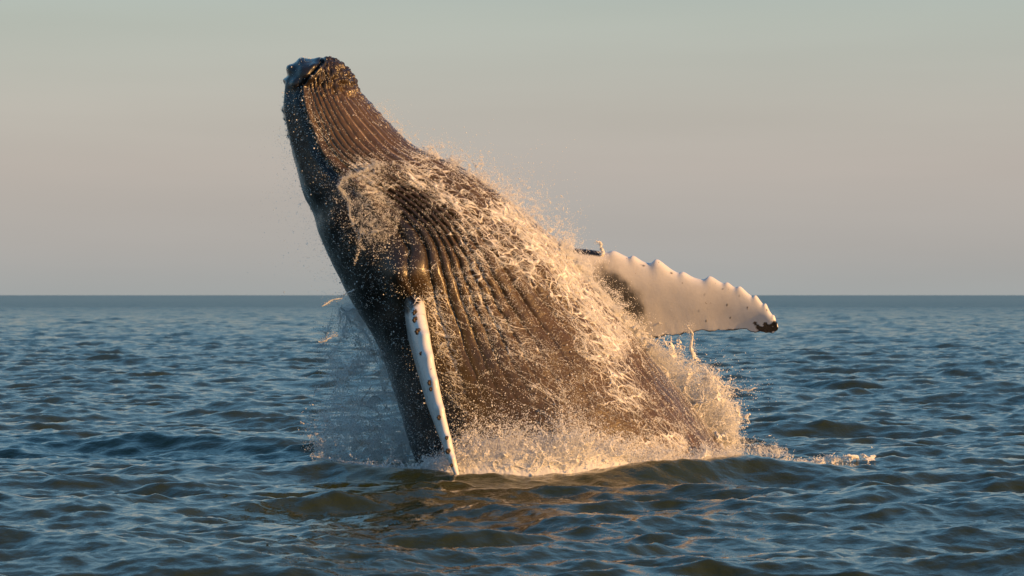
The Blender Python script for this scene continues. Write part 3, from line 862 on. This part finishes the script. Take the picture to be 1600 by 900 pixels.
# ---- 6. torn tongue of water over the jaw
def sheet(outline_l, outline_r, lift, seed, holes=.42):
    """a ragged film between two edges; (photo x, photo y, depth)"""
    nu, nv = 70, 46
    Lp = np.array([px(*q) for q in outline_l]); Rp = np.array([px(*q) for q in outline_r])
    tt = np.linspace(0, 1, nu)
    La = spline(tt, np.linspace(0, 1, len(Lp)), Lp); Ra = spline(tt, np.linspace(0, 1, len(Rp)), Rp)
    w = np.linspace(0, 1, nv)
    G = La[:, None] * (1 - w)[None, :, None] + Ra[:, None] * w[None, :, None]
    nn = fbm(G * 5, seed, 4)
    G[..., 1] -= lift * np.sin(np.pi * w)[None] + .16 * (nn - .5)
    F = grid_faces(nu, nv)
    nz_ = fbm(G * 8, seed + 4, 3).reshape(-1)
    rim = np.minimum(np.minimum(np.broadcast_to(w[None], (nu, nv)), 1 - w[None]) * nv, np.minimum(tt, 1 - tt)[:, None] * nu).ravel()
    keepf = (nz_[F].mean(1) > holes) | (rim[F].min(1) < 2)
    return G.reshape(-1, 3), F[keepf], G
sv, sf, SG = sheet([(598, 252, -1.3), (548, 270, -1.45), (531, 288, -1.5), (546, 322, -1.5), (556, 352, -1.5), (562, 372, -1.5)],
                   [(612, 255, -1.4), (600, 282, -1.55), (606, 312, -1.6), (624, 336, -1.65), (608, 360, -1.6), (590, 374, -1.55)], .12, 161, .62)
g = np.random.default_rng(106)
NT_ = 12000
qs = SG.reshape(-1, 3)[g.integers(0, SG.size // 3, NT_)] + g.normal(size=(NT_, 3)) * np.array([.05, .03, .05])
qs[: NT_ * 2 // 3] = collapse(qs[: NT_ * 2 // 3], 4.5, 171, 1.5, 4, pull=.8); qs[: NT_ // 2] = collapse(qs[: NT_ // 2], 10, 173, 1.6, 4); qs += g.normal(size=qs.shape) * .012
rims = [[(600, 252, -1.4), (570, 266, -1.5), (540, 277, -1.55), (531, 290, -1.55), (546, 322, -1.5), (554, 348, -1.45)],
        [(554, 348, -1.45), (562, 372, -1.45), (558, 398, -1.45), (553, 412, -1.4)], [(600, 372, -1.6), (615, 356, -1.65), (626, 334, -1.7)]]
Q_, R_ = [qs], [radii(g, NT_, .0046, .5)]
for k, L_ in enumerate(rims):
    m_ = (2200, 420, 300)[k]
    q_, s_r = along(L_, m_, g, .006)
    q_ = q_ + .15 * (np.stack([fbm(q_ * 5 + 3 * c, 83 + c, 3) for c in range(3)], -1) - .5)
    q_ = q_ + g.normal(size=q_.shape) * (.004 + .03 * fbm(q_ * 4, 87, 2)[:, None] ** 2)
    Q_.append(q_); R_.append(radii(g, m_, (.0078, .0058, .0058)[k], .5))
water('water_tongue', np.concatenate(Q_), np.concatenate(R_), m_foam, 'torn tongue of sunlit water folding over the side of the jaw', kind=None, category='water sheet')

# ---- 7. breaking foam trailing off to the right
g = np.random.default_rng(107)
n = 7000
x = g.uniform(3.9, 5.75, n); y = .9 + .12 * np.sin(x * 2.2) + g.normal(size=n) * .16
h = np.interp(x, [3.9, 4.6, 5.0, 5.4, 5.75], [.04, .05, .08, .05, .015])
z = sea_height(x, y) + h * g.random(n) ** 1.6 * (.3 + 1.6 * fbm(np.stack([x * 5, y * 2, 0 * x], -1), 181, 3))
q = collapse(np.stack([x, y, z], -1), 5, 185, 1.5, 3)
water('breaking_crest', q, radii(g, n, .0075, .5), m_foam, 'small ragged crest of foam trailing right of the splash')
